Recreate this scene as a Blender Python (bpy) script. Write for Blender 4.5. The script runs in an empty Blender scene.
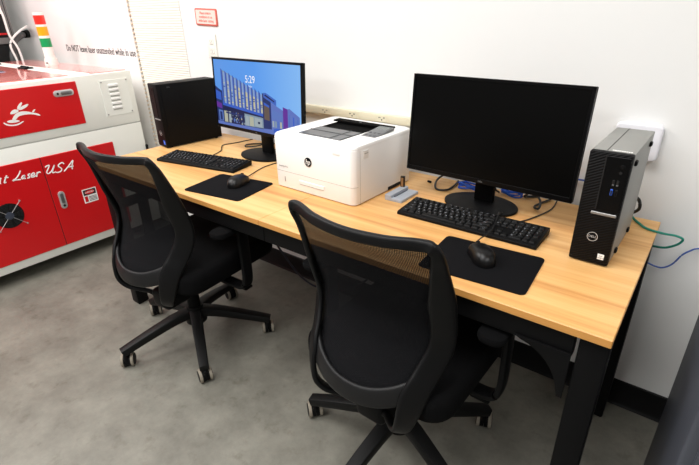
import bpy, bmesh, math, random
from mathutils import Vector, Matrix
random.seed(7)
C = bpy.context.scene.collection
TZ = 0.755          # height of the workbench top above the floor
PI = math.pi

# ------------------------------------------------------------------ materials
def lin(c):
    return tuple(((v/255)/12.92 if v/255 <= .04045 else ((v/255+.055)/1.055)**2.4) for v in c)
_M = {}
def mat(name, rgb, rough=.5, metal=0., spec=.5, noise=0., nscale=20., bump=0., bscale=200., coat=0.):
    if name in _M: return _M[name]
    m = bpy.data.materials.new(name); m.use_nodes = True
    nt = m.node_tree; b = nt.nodes['Principled BSDF']
    c = lin(rgb)
    b.inputs['Base Color'].default_value = (*c, 1)
    b.inputs['Roughness'].default_value = rough
    b.inputs['Metallic'].default_value = metal
    b.inputs['Specular IOR Level'].default_value = spec
    b.inputs['Coat Weight'].default_value = coat
    tc = nt.nodes.new('ShaderNodeTexCoord')
    if noise:
        n = nt.nodes.new('ShaderNodeTexNoise'); n.inputs['Scale'].default_value = nscale; n.inputs['Detail'].default_value = 5
        nt.links.new(tc.outputs['Object'], n.inputs['Vector'])
        r = nt.nodes.new('ShaderNodeMapRange'); r.inputs['To Min'].default_value = 1-noise; r.inputs['To Max'].default_value = 1+noise
        nt.links.new(n.outputs['Fac'], r.inputs['Value'])
        mx = nt.nodes.new('ShaderNodeVectorMath'); mx.operation = 'SCALE'; mx.inputs[0].default_value = c
        nt.links.new(r.outputs['Result'], mx.inputs['Scale']); nt.links.new(mx.outputs['Vector'], b.inputs['Base Color'])
    if bump:
        n2 = nt.nodes.new('ShaderNodeTexNoise'); n2.inputs['Scale'].default_value = bscale; n2.inputs['Detail'].default_value = 3
        nt.links.new(tc.outputs['Object'], n2.inputs['Vector'])
        bp = nt.nodes.new('ShaderNodeBump'); bp.inputs['Strength'].default_value = bump; bp.inputs['Distance'].default_value = .002
        nt.links.new(n2.outputs['Fac'], bp.inputs['Height']); nt.links.new(bp.outputs['Normal'], b.inputs['Normal'])
    _M[name] = m
    return m
def emit(name, rgb, strength=1.):
    if name in _M: return _M[name]
    m = bpy.data.materials.new(name); m.use_nodes = True
    b = m.node_tree.nodes['Principled BSDF']
    b.inputs['Base Color'].default_value = (0.004, .004, .004, 1); b.inputs['Roughness'].default_value = .4
    b.inputs['Specular IOR Level'].default_value = .2
    b.inputs['Emission Color'].default_value = (*lin(rgb), 1); b.inputs['Emission Strength'].default_value = strength
    _M[name] = m
    return m

def wood_mat():
    m = bpy.data.materials.new('maple_laminate'); m.use_nodes = True; nt = m.node_tree; b = nt.nodes['Principled BSDF']
    tc = nt.nodes.new('ShaderNodeTexCoord')
    mp = nt.nodes.new('ShaderNodeMapping'); mp.inputs['Scale'].default_value = (1.3, 48, 48)
    nt.links.new(tc.outputs['Object'], mp.inputs['Vector'])
    n = nt.nodes.new('ShaderNodeTexNoise'); n.inputs['Scale'].default_value = 1.; n.inputs['Detail'].default_value = 8; n.inputs['Roughness'].default_value = .68
    nt.links.new(mp.outputs['Vector'], n.inputs['Vector'])
    mp2 = nt.nodes.new('ShaderNodeMapping'); mp2.inputs['Scale'].default_value = (.45, 14, 14); mp2.inputs['Location'].default_value = (3, 1, 0)
    nt.links.new(tc.outputs['Object'], mp2.inputs['Vector'])
    n2 = nt.nodes.new('ShaderNodeTexNoise'); n2.inputs['Scale'].default_value = 1.; n2.inputs['Detail'].default_value = 2
    nt.links.new(mp2.outputs['Vector'], n2.inputs['Vector'])
    ad = nt.nodes.new('ShaderNodeMath'); ad.operation = 'ADD'
    nt.links.new(n.outputs['Fac'], ad.inputs[0]); nt.links.new(n2.outputs['Fac'], ad.inputs[1])
    r = nt.nodes.new('ShaderNodeValToRGB')
    e = r.color_ramp.elements
    e[0].position = .36; e[0].color = (*lin((194, 138, 80)), 1)
    e[1].position = .60; e[1].color = (*lin((231, 186, 125)), 1)
    k = e.new(.47); k.color = (*lin((218, 166, 103)), 1)
    mu = nt.nodes.new('ShaderNodeMath'); mu.operation = 'MULTIPLY'; mu.inputs[1].default_value = .5
    nt.links.new(ad.outputs[0], mu.inputs[0]); nt.links.new(mu.outputs[0], r.inputs['Fac'])
    nt.links.new(r.outputs['Color'], b.inputs['Base Color'])
    b.inputs['Roughness'].default_value = .38; b.inputs['Specular IOR Level'].default_value = .4
    return m
def concrete_mat():
    m = bpy.data.materials.new('polished_concrete'); m.use_nodes = True; nt = m.node_tree; b = nt.nodes['Principled BSDF']
    tc = nt.nodes.new('ShaderNodeTexCoord')
    n = nt.nodes.new('ShaderNodeTexNoise'); n.inputs['Scale'].default_value = 5; n.inputs['Detail'].default_value = 12; n.inputs['Roughness'].default_value = .72
    nt.links.new(tc.outputs['Object'], n.inputs['Vector'])
    r = nt.nodes.new('ShaderNodeValToRGB'); e = r.color_ramp.elements
    e[0].position = .32; e[0].color = (*lin((100, 98, 90)), 1)
    e[1].position = .68; e[1].color = (*lin((133, 131, 121)), 1)
    nt.links.new(n.outputs['Fac'], r.inputs['Fac'])
    n2 = nt.nodes.new('ShaderNodeTexNoise'); n2.inputs['Scale'].default_value = 13; n2.inputs['Detail'].default_value = 9; n2.inputs['Roughness'].default_value = .66
    nt.links.new(tc.outputs['Object'], n2.inputs['Vector'])
    r2 = nt.nodes.new('ShaderNodeValToRGB'); e2 = r2.color_ramp.elements
    e2[0].position = .27; e2[0].color = (.60, .57, .52, 1); e2[1].position = .45; e2[1].color = (1, 1, 1, 1)
    nt.links.new(n2.outputs['Fac'], r2.inputs['Fac'])
    mx = nt.nodes.new('ShaderNodeMix'); mx.data_type = 'RGBA'; mx.blend_type = 'MULTIPLY'; mx.inputs[0].default_value = .8
    nt.links.new(r.outputs['Color'], mx.inputs[6]); nt.links.new(r2.outputs['Color'], mx.inputs[7])
    nt.links.new(mx.outputs[2], b.inputs['Base Color'])
    rr = nt.nodes.new('ShaderNodeMapRange'); rr.inputs['To Min'].default_value = .35; rr.inputs['To Max'].default_value = .62
    nt.links.new(n.outputs['Fac'], rr.inputs['Value']); nt.links.new(rr.outputs['Result'], b.inputs['Roughness'])
    return m
def mesh_fabric():
    m = bpy.data.materials.new('chair_mesh_fabric'); m.use_nodes = True; nt = m.node_tree
    b = nt.nodes['Principled BSDF']; out = nt.nodes['Material Output']
    b.inputs['Base Color'].default_value = (*lin((19, 19, 21)), 1); b.inputs['Roughness'].default_value = .85; b.inputs['Specular IOR Level'].default_value = .08
    tr = nt.nodes.new('ShaderNodeBsdfTransparent')
    tc = nt.nodes.new('ShaderNodeTexCoord')
    ws = []
    for ax in 'XZ':
        w = nt.nodes.new('ShaderNodeTexWave'); w.bands_direction = ax; w.inputs['Scale'].default_value = 90; w.wave_profile = 'SIN'
        nt.links.new(tc.outputs['Object'], w.inputs['Vector']); ws.append(w)
    mx = nt.nodes.new('ShaderNodeMath'); mx.operation = 'MULTIPLY'
    nt.links.new(ws[0].outputs['Fac'], mx.inputs[0]); nt.links.new(ws[1].outputs['Fac'], mx.inputs[1])
    mr = nt.nodes.new('ShaderNodeMapRange'); mr.inputs['To Min'].default_value = .01; mr.inputs['To Max'].default_value = .25
    nt.links.new(mx.outputs[0], mr.inputs['Value'])
    ms = nt.nodes.new('ShaderNodeMixShader')
    nt.links.new(mr.outputs['Result'], ms.inputs[0]); nt.links.new(b.outputs[0], ms.inputs[1]); nt.links.new(tr.outputs[0], ms.inputs[2])
    nt.links.new(ms.outputs[0], out.inputs['Surface'])
    return m
def vented_black():
    m = bpy.data.materials.new('hex_vent_black_plastic'); m.use_nodes = True; nt = m.node_tree; b = nt.nodes['Principled BSDF']
    tc = nt.nodes.new('ShaderNodeTexCoord')
    mp = nt.nodes.new('ShaderNodeMapping'); mp.inputs['Rotation'].default_value = (0, math.radians(28), 0)
    nt.links.new(tc.outputs['Object'], mp.inputs['Vector'])
    w = nt.nodes.new('ShaderNodeTexWave'); w.bands_direction = 'Z'; w.inputs['Scale'].default_value = 48
    nt.links.new(mp.outputs['Vector'], w.inputs['Vector'])
    r = nt.nodes.new('ShaderNodeValToRGB'); e = r.color_ramp.elements
    e[0].color = (*lin((5, 5, 6)), 1); e[1].color = (*lin((19, 19, 20)), 1)
    nt.links.new(w.outputs['Fac'], r.inputs['Fac']); nt.links.new(r.outputs['Color'], b.inputs['Base Color'])
    b.inputs['Roughness'].default_value = .55; b.inputs['Specular IOR Level'].default_value = .12
    bp = nt.nodes.new('ShaderNodeBump'); bp.inputs['Strength'].default_value = .5; bp.inputs['Distance'].default_value = .002
    nt.links.new(w.outputs['Fac'], bp.inputs['Height']); nt.links.new(bp.outputs['Normal'], b.inputs['Normal'])
    return m

WOOD = wood_mat(); FLOOR = concrete_mat(); MESHF = mesh_fabric(); VENT = vented_black()
WALL = mat('wall_paint_white', (236, 236, 234), .6, noise=.015, nscale=3, bump=.05, bscale=120)
CEIL = mat('ceiling_white', (235, 235, 232), .8, noise=.01)
BASEB = mat('black_rubber_base', (15, 15, 16), .45, spec=.2, noise=.1)
STEEL = mat('black_powder_coat', (12, 12, 13), .5, spec=.12, noise=.1, nscale=40, bump=.05, bscale=600)
STEELD = mat('dark_grey_steel', (66, 69, 77), .42, .0, noise=.16, nscale=4)
BLKP = mat('black_plastic', (11, 11, 12), .5, spec=.12, noise=.06, nscale=60)
BLKP2 = mat('black_plastic_worn', (15, 15, 15), .5, spec=.22, noise=.3, nscale=25)
BLKG = mat('black_gloss_plastic', (7, 7, 8), .3, spec=.15)
FAB = mat('black_seat_fabric', (9, 9, 10), .95, spec=.1, noise=.15, nscale=200, bump=.3, bscale=900)
FRAMEP = mat('chair_frame_plastic', (13, 13, 14), .42, spec=.2, noise=.15, nscale=30)
TREAD = mat('caster_tread_grey', (142, 134, 120), .7, noise=.2, nscale=80)
GREYM = mat('pc_side_grey', (142, 142, 138), .5, .15, noise=.05, nscale=20)
SCREEN = mat('dark_screen', (5, 5, 5), .3, spec=.12)
PRW = mat('printer_white', (238, 237, 235), .42, noise=.01)
PRSEAM = mat('printer_seam_grey', (150, 148, 145), .6)
SMOKE = mat('smoked_grey_plastic', (92, 94, 96), .35, noise=.1, nscale=30)
HUBG = mat('hub_grey_plastic', (166, 171, 180), .45, noise=.05)
RED = mat('laser_red_paint', (205, 18, 24), .33, noise=.04, nscale=4)
REDL = mat('laser_red_lid_glare_tint', (240, 136, 128), .1, coat=.5)  # red lid paled to pink: wall glare painted into the base colour
LASW = mat('laser_white_paint', (236, 237, 230), .4, noise=.02, nscale=5)
CHROME = mat('chrome', (206, 206, 206), .35, .6)
WHITEP = mat('white_print', (244, 243, 240), .5)
DARKV = mat('dark_void', (8, 8, 8), .8)
CREAM = mat('cream_raceway', (226, 218, 192), .5, noise=.02)
SOCK = mat('socket_white', (240, 238, 228), .4)
APW = mat('access_point_white', (238, 238, 244), .35)
PANEL = mat('glossy_white_panel', (240, 237, 235), .15, spec=.4)
BLIND = mat('pleated_blind_white', (236, 232, 222), .85)
WOODE = mat('maple_edge_band', (204, 146, 76), .45, noise=.1, nscale=12)
CORD = mat('blind_cord_beige', (222, 204, 182), .8)
TXT = mat('dark_print', (40, 36, 36), .6)
PINKB = mat('sign_red_border', (214, 98, 84), .5)
PINK = mat('sign_pale_pink', (250, 214, 204), .5)
PAD = mat('mouse_pad_cloth', (15, 15, 17), .9, spec=.08, noise=.1, nscale=300, bump=.2, bscale=1500)
GRN = mat('green_cable', (22, 138, 118), .5); BLU = mat('blue_cable', (58, 92, 170), .5); NAVY = mat('navy_cable', (28, 34, 52), .5)
BLUEB = mat('bright_blue_cable', (28, 98, 224), .4)
BLKC = mat('black_cable', (17, 17, 18), .45)
LEGEND = mat('key_legend', (165, 168, 176), .6)

# ------------------------------------------------------------------ mesh helpers
def join(dst, src, mi=None, M=None):
    if M is not None: src.transform(M)
    if mi is not None:
        for f in src.faces: f.material_index = mi
    me = bpy.data.meshes.new('t'); src.to_mesh(me); src.free(); dst.from_mesh(me); bpy.data.meshes.remove(me)
def box(bm, x0, x1, y0, y1, z0, z1, r=0., seg=2, mi=0, M=None):
    t = bmesh.new(); bmesh.ops.create_cube(t, size=1)
    t.transform(Matrix.Translation(((x0+x1)/2, (y0+y1)/2, (z0+z1)/2)) @ Matrix.Diagonal((x1-x0, y1-y0, z1-z0, 1)))
    if r: bmesh.ops.bevel(t, geom=list(t.edges), offset=r, segments=seg, profile=.5, affect='EDGES')
    join(bm, t, mi, M); return bm
def prism(bm, pts, a, b, axis='z', r=0., mi=0, M=None, seg=2):
    """polygon pts (2D) extruded from a to b along axis; x->(y,z), y->(x,z), z->(x,y)"""
    t = bmesh.new()
    def mk(p, h): return {'z': (p[0], p[1], h), 'y': (p[0], h, p[1]), 'x': (h, p[0], p[1])}[axis]
    v0 = [t.verts.new(mk(p, a)) for p in pts]; v1 = [t.verts.new(mk(p, b)) for p in pts]
    n = len(pts); f0 = t.faces.new(v0); f1 = t.faces.new(v1[::-1])
    for i in range(n): t.faces.new((v0[i], v1[i], v1[(i+1) % n], v0[(i+1) % n]))
    bmesh.ops.recalc_face_normals(t, faces=list(t.faces))
    if r:
        es = [e for f in (f0, f1) for e in f.edges]
        bmesh.ops.bevel(t, geom=list(set(es)), offset=r, segments=seg, profile=.5, affect='EDGES')
    join(bm, t, mi, M); return bm
def rrect(x0, x1, y0, y1, r, n=5):
    out = []
    for cx, cy, a0 in ((x1-r, y1-r, 0), (x0+r, y1-r, 90), (x0+r, y0+r, 180), (x1-r, y0+r, 270)):
        for i in range(n+1):
            a = math.radians(a0+90*i/n); out.append((cx+r*math.cos(a), cy+r*math.sin(a)))
    return out
def ell(cx, cy, rx, ry, n=24):
    return [(cx+rx*math.cos(2*PI*i/n), cy+ry*math.sin(2*PI*i/n)) for i in range(n)]
def cyl(bm, p0, p1, r0, r1=None, n=20, mi=0, M=None):
    r1 = r0 if r1 is None else r1
    p0, p1 = Vector(p0), Vector(p1); d = p1-p0
    t = bmesh.new(); bmesh.ops.create_cone(t, cap_ends=True, segments=n, radius1=r0, radius2=r1, depth=d.length)
    q = Vector((0, 0, 1)).rotation_difference(d.normalized()).to_matrix().to_4x4()
    t.transform(Matrix.Translation((p0+p1)/2) @ q); join(bm, t, mi, M); return bm
def catmull(pts, n=6, closed=False):
    P = [Vector(p) for p in pts]; out = []; L = len(P)
    for i in range(L if closed else L-1):
        g = lambda k: P[k % L] if closed else P[max(0, min(L-1, k))]
        a, b, c, d = g(i-1), g(i), g(i+1), g(i+2)
        for k in range(n):
            t = k/n
            out.append(.5*((2*b)+(c-a)*t+(2*a-5*b+4*c-d)*t*t+(3*b-a-3*c+d)*t**3))
    if not closed: out.append(P[-1])
    return out
def sweep(bm, pts, A, B, N, closed=False, n=12, mi=0, power=.6, inset=0, cen=None):
    """superellipse section half-width A(i) along w, half-thickness B(i) along the normal N(i)"""
    L = len(pts); rings = []
    for i, p in enumerate(pts):
        q0 = pts[(i-1) % L] if closed or i > 0 else p; q1 = pts[(i+1) % L] if closed or i < L-1 else p
        t = (q1-q0).normalized(); nn = Vector(N(i)); w = t.cross(nn).normalized(); nn = w.cross(t).normalized()
        a, b = A(i), B(i); c = p.copy()
        if inset and cen is not None: c = c + w*(a*inset)*(1 if w.dot(cen-p) > 0 else -1) - nn*(b*inset)*(1 if nn.dot(Vector(N(i))) > 0 else -1)
        ring = []
        for k in range(n):
            an = 2*PI*k/n; ca, sa = math.cos(an), math.sin(an)
            ring.append(bm.verts.new(c+w*a*math.copysign(abs(ca)**power, ca)+nn*b*math.copysign(abs(sa)**power, sa)))
        rings.append(ring)
    for i in range(L if closed else L-1):
        r0, r1 = rings[i], rings[(i+1) % L]
        for k in range(n):
            f = bm.faces.new((r0[k], r0[(k+1) % n], r1[(k+1) % n], r1[k])); f.material_index = mi
    if not closed:
        bm.faces.new(rings[0][::-1]).material_index = mi; bm.faces.new(rings[-1]).material_index = mi
    bmesh.ops.recalc_face_normals(bm, faces=list(bm.faces))
    return bm
def tube(bm, pts, r, n=8, mi=0, smooth=6, flat=1., up=(0, 0, 1)):
    P = catmull(pts, smooth) if smooth and len(pts) > 2 else [Vector(p) for p in pts]
    t = bmesh.new()
    def N(i):
        a = P[max(0, i-1)]; b = P[min(len(P)-1, i+1)]; d = (b-a).normalized()
        u = Vector(up)
        return u if abs(d.dot(u)) < .9 else Vector((.3, .9, .1))
    sweep(t, P, lambda i: r, lambda i: r*flat, N, n=n, power=1.)
    join(bm, t, mi); return bm
def poly(bm, pts3, mi=0):
    f = bm.faces.new([bm.verts.new(p) for p in pts3]); f.material_index = mi; return f
def obj(name, bm, mats, parent=None, sharp=.6):
    me = bpy.data.meshes.new(name); bm.to_mesh(me); bm.free()
    for m in (mats if isinstance(mats, (list, tuple)) else [mats]): me.materials.append(m)
    me.polygons.foreach_set('use_smooth', [True]*len(me.polygons)); me.set_sharp_from_angle(angle=sharp)
    o = bpy.data.objects.new(name, me); C.objects.link(o)
    if parent is not None: o.parent = parent
    return o
def thing(name, label, cat, loc=(0, 0, 0), rz=0., group=None):
    o = bpy.data.objects.new(name, None); o.empty_display_size = .05; C.objects.link(o)
    o.location = loc; o.rotation_euler = (0, 0, rz); return tag(o, label, cat, group)
def tag(o, label, cat, group=None):
    o['label'] = label; o['category'] = cat
    if group: o['group'] = group
    return o
def struct(o): o['kind'] = 'structure'; return o
def text_bm(body, size, ext=.0004, shear=0., align='CENTER', space=1., xs=1.):
    cu = bpy.data.curves.new('txt', 'FONT'); cu.body = body; cu.size = size; cu.extrude = ext; cu.align_x = align; cu.align_y = 'CENTER'
    cu.shear = shear; cu.space_character = space; cu.resolution_u = 3
    o = bpy.data.objects.new('txt', cu); C.objects.link(o)
    dg = bpy.context.evaluated_depsgraph_get(); me = bpy.data.meshes.new_from_object(o.evaluated_get(dg))
    bm = bmesh.new(); bm.from_mesh(me); bpy.data.objects.remove(o); bpy.data.curves.remove(cu); bpy.data.meshes.remove(me)
    bm.transform(Matrix.Diagonal((xs, 1, 1, 1)))
    return bm
# planes for text: text lies in XY facing +Z
FRONT = Matrix.Rotation(PI/2, 4, 'X')                              # faces -Y
FACE_X = Matrix.Rotation(PI/2, 4, 'Z') @ Matrix.Rotation(PI/2, 4, 'X')   # faces +X, reads along +Y
def T(x, y, z): return Matrix.Translation((x, y, z))

# ------------------------------------------------------------------ the room
WY = .738
b = box(bmesh.new(), -6.4, 3.2, -4.5, WY+.12, -.1, 0); struct(obj('floor', b, FLOOR))
b = box(bmesh.new(), -6.4, 3.2, WY, WY+.12, 0, 3.0); struct(obj('wall_back', b, WALL))
b = box(bmesh.new(), -6.4, -6.28, -4.5, WY, 0, 3.0); struct(obj('wall_left', b, WALL))
b = box(bmesh.new(), -6.4, 3.2, -4.5, WY+.12, 3.0, 3.1); struct(obj('ceiling', b, CEIL))
b = prism(bmesh.new(), [(WY, 0), (WY-.016, 0), (WY-.012, .006), (WY-.007, .014), (WY-.006, .104), (WY-.003, .107), (WY, .107)], -2.84, 3.2, 'x')
struct(obj('baseboard_back', b, BASEB))

# glossy white panel with the warning line, left of the blind
t = thing('glossy_panel', 'glossy white wall panel with a printed warning line behind the laser machine', 'panel', (-4.0, WY, 0))
b = box(bmesh.new(), -.72, 1.144, -.012, -.001, 0, 2.2, .002); obj('board', b, PANEL, t)
b = text_bm('Do NOT leave laser unattended while in use', .061, .0006)
w = max(v.co.x for v in b.verts)-min(v.co.x for v in b.verts)
b.transform(T(.668, -.0128, 1.143) @ FRONT @ Matrix.Rotation(-.008, 4, 'Z') @ Matrix.Diagonal((.93/w, 1, 1, 1)))
obj('lettering', b, TXT, t)

# pleated blind
t = thing('pleated_blind', 'white pleated blind with beaded edge hanging between glossy panel and pink sign', 'blind', (-2.85, WY, 0))
pts = []; z = .40; k = 0
while z < 2.25:
    pts.append((-.0012 if k % 2 else -.0032, z)); z += .0065; k += 1
b = bmesh.new()
for i in range(len(pts)-1):
    (y0, z0), (y1, z1) = pts[i], pts[i+1]
    poly(b, [(.004, y0, z0), (.50, y0, z0), (.50, y1, z1), (.004, y1, z1)])
    poly(b, [(.004, y0+.0010, z0), (.004, y1+.0010, z1), (.50, y1+.0010, z1), (.50, y0+.0010, z0)])
    poly(b, [(.50, y0, z0), (.50, y0+.0010, z0), (.50, y1+.0010, z1), (.50, y1, z1)])
obj('fabric', b, BLIND, t, .3)
b = bmesh.new(); z = .40
while z < 2.25:
    box(b, -.004, .005, -.013, -.001, z, z+.012, .003, 1); z += .025
obj('beaded_edge', b, CORD, t)
b = box(bmesh.new(), -.004, .504, -.03, -.001, 2.24, 2.29, .004); obj('head_rail', b, SOCK, t)

# pink sign
t = thing('notice_sign', 'small pink sign with red border on the white wall above left computer', 'sign', (-2.130, WY, TZ+.582))
b = prism(bmesh.new(), rrect(-.087, .087, -.040, .040, .009), -.006, 0, 'y', .001); b.transform(Matrix.Rotation(.04, 4, 'Y')); obj('border', b, PINKB, t)
b = prism(bmesh.new(), rrect(-.079, .079, -.0325, .0325, .006), -.0068, -.005, 'y'); b.transform(Matrix.Rotation(.04, 4, 'Y')); obj('face', b, PINK, t)
b = bmesh.new()
for s, z, x in (('Please ensure', .018, .0), ('ventilation is on', 0, .0), ('while laser cutting', -.018, .0)):
    tb = text_bm(s, .0175, .0003, xs=.95); join(b, tb, 0, Matrix.Rotation(.04, 4, 'Y') @ T(x, -.0072, z) @ FRONT)
obj('lettering', b, PINKB, t)

# outlet plate
t = thing('power_outlet', 'white wall outlet plate below the pink sign', 'outlet', (-2.112, WY, TZ+.445))
b = prism(bmesh.new(), rrect(-.036, .036, -.058, .058, .005), -.007, 0, 'y', .002); obj('cover_plate', b, SOCK, t)
for dz in (-.022, .022):
    b = prism(bmesh.new(), rrect(-.017, .017, dz-.014, dz+.014, .007), -.009, -.006, 'y'); s = obj('socket', b, SOCK, t)
    b = bmesh.new()
    for x0, h in ((-.007, .005), (.006, .004)): box(b, x0-.001, x0+.001, -.0094, -.008, dz-.001, dz+h)
    prism(b, ell(0, dz-.007, .0025, .0025, 10), -.0094, -.008, 'y'); obj('slots', b, DARKV, s)

# raceway
t = thing('outlet_raceway', 'cream surface raceway with sockets along the wall behind the white printer', 'raceway', (-1.1, WY, TZ+.194))
b = box(bmesh.new(), -.62, .72, -.024, 0, -.017, .017, .003); obj('channel', b, CREAM, t)
for k in range(6):
    x = -.238+.1535*(k-1)
    b = prism(bmesh.new(), rrect(x-.030, x+.030, -.0125, .0125, .004), -.026, -.023, 'y'); s = obj('socket', b, CREAM, t)
    b = bmesh.new()
    for dx in (-.011, .011):
        box(b, dx+x-.004, dx+x-.0015, -.0268, -.0255, .001, .006); box(b, dx+x+.0015, dx+x+.004, -.0268, -.0255, .002, .006)
    prism(b, ell(x, -.005, .003, .003, 10), -.0268, -.0255, 'y'); obj('slots', b, DARKV, s)

# access point
t = thing('wireless_access_point', 'square white rounded access point mounted on wall behind right computer', 'access point', (-.116, WY, TZ+.228))
b = prism(bmesh.new(), rrect(-.062, .062, -.054, .054, .014, 6), -.030, -.004, 'y', .006, seg=3); obj('cover', b, APW, t)
b = prism(bmesh.new(), rrect(-.05, .05, -.044, .044, .01, 4), -.006, 0, 'y'); obj('mounting_plate', b, SOCK, t)

# ------------------------------------------------------------------ workbench
def wz(z): return TZ+z
bench = thing('workbench', 'long black steel workbench with pale maple top along the white wall', 'workbench', (0, 0, 0))
TT = .020
for x0, x1 in ((-2.1277, -1.0262), (-1.0250, 0)):
    b = box(bmesh.new(), x0, x1+(.002 if x1 == 0 else 0), 0, .70, TZ-TT, TZ, .0015, 1)
    for f in b.faces:
        if abs(f.normal.z) < .5: f.material_index = 1
    obj('tabletop', b, [WOOD, WOODE], bench)
for x0, x1 in ((-2.06, -1.0262), (-1.0250, -.066)):
    b = box(bmesh.new(), x0, x1, .018, .045, wz(-.085), wz(-TT), .002, 1); obj('front_rail', b, STEEL, bench)
    b = box(bmesh.new(), x0, x1, .650, .675, wz(-.085), wz(-TT), .002, 1); obj('back_rail', b, STEEL, bench)
for x0 in (-2.105, -.050):
    b = box(bmesh.new(), x0, x0+.03, .075, .620, wz(-.085), wz(-TT), .002, 1); obj('side_rail', b, STEEL, bench)
for x0 in (-2.120, -.058):
    for y0 in (.018, .622):
        b = box(bmesh.new(), x0, x0+.058, y0, y0+.058, .006, wz(-TT), .004, 2)
        l = obj('leg', b, STEEL, bench)
        b = box(bmesh.new(), x0+.004, x0+.054, y0+.004, y0+.054, 0, .008, .002, 1); obj('foot_pad', b, BLKP, l)
def gusset(xc, sx, y0):
    pts = [(xc, wz(-.075)), (xc+sx*.125, wz(-.075))]
    for i in range(1, 10):
        a = PI/2*i/10
        pts.append((xc+sx*(.125-.110*math.sin(a)), wz(-.200+.118*math.cos(a))))
    pts.append((xc+sx*.012, wz(-.200))); pts.append((xc, wz(-.200)))
    return prism(bmesh.new(), pts, y0, y0+.006, 'y', .0015)
for xc, sx in ((-.066, -1), (-2.062, 1)):
    for y0 in (.010, .664): obj('gusset', gusset(xc, sx, y0), STEEL, bench)

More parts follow.
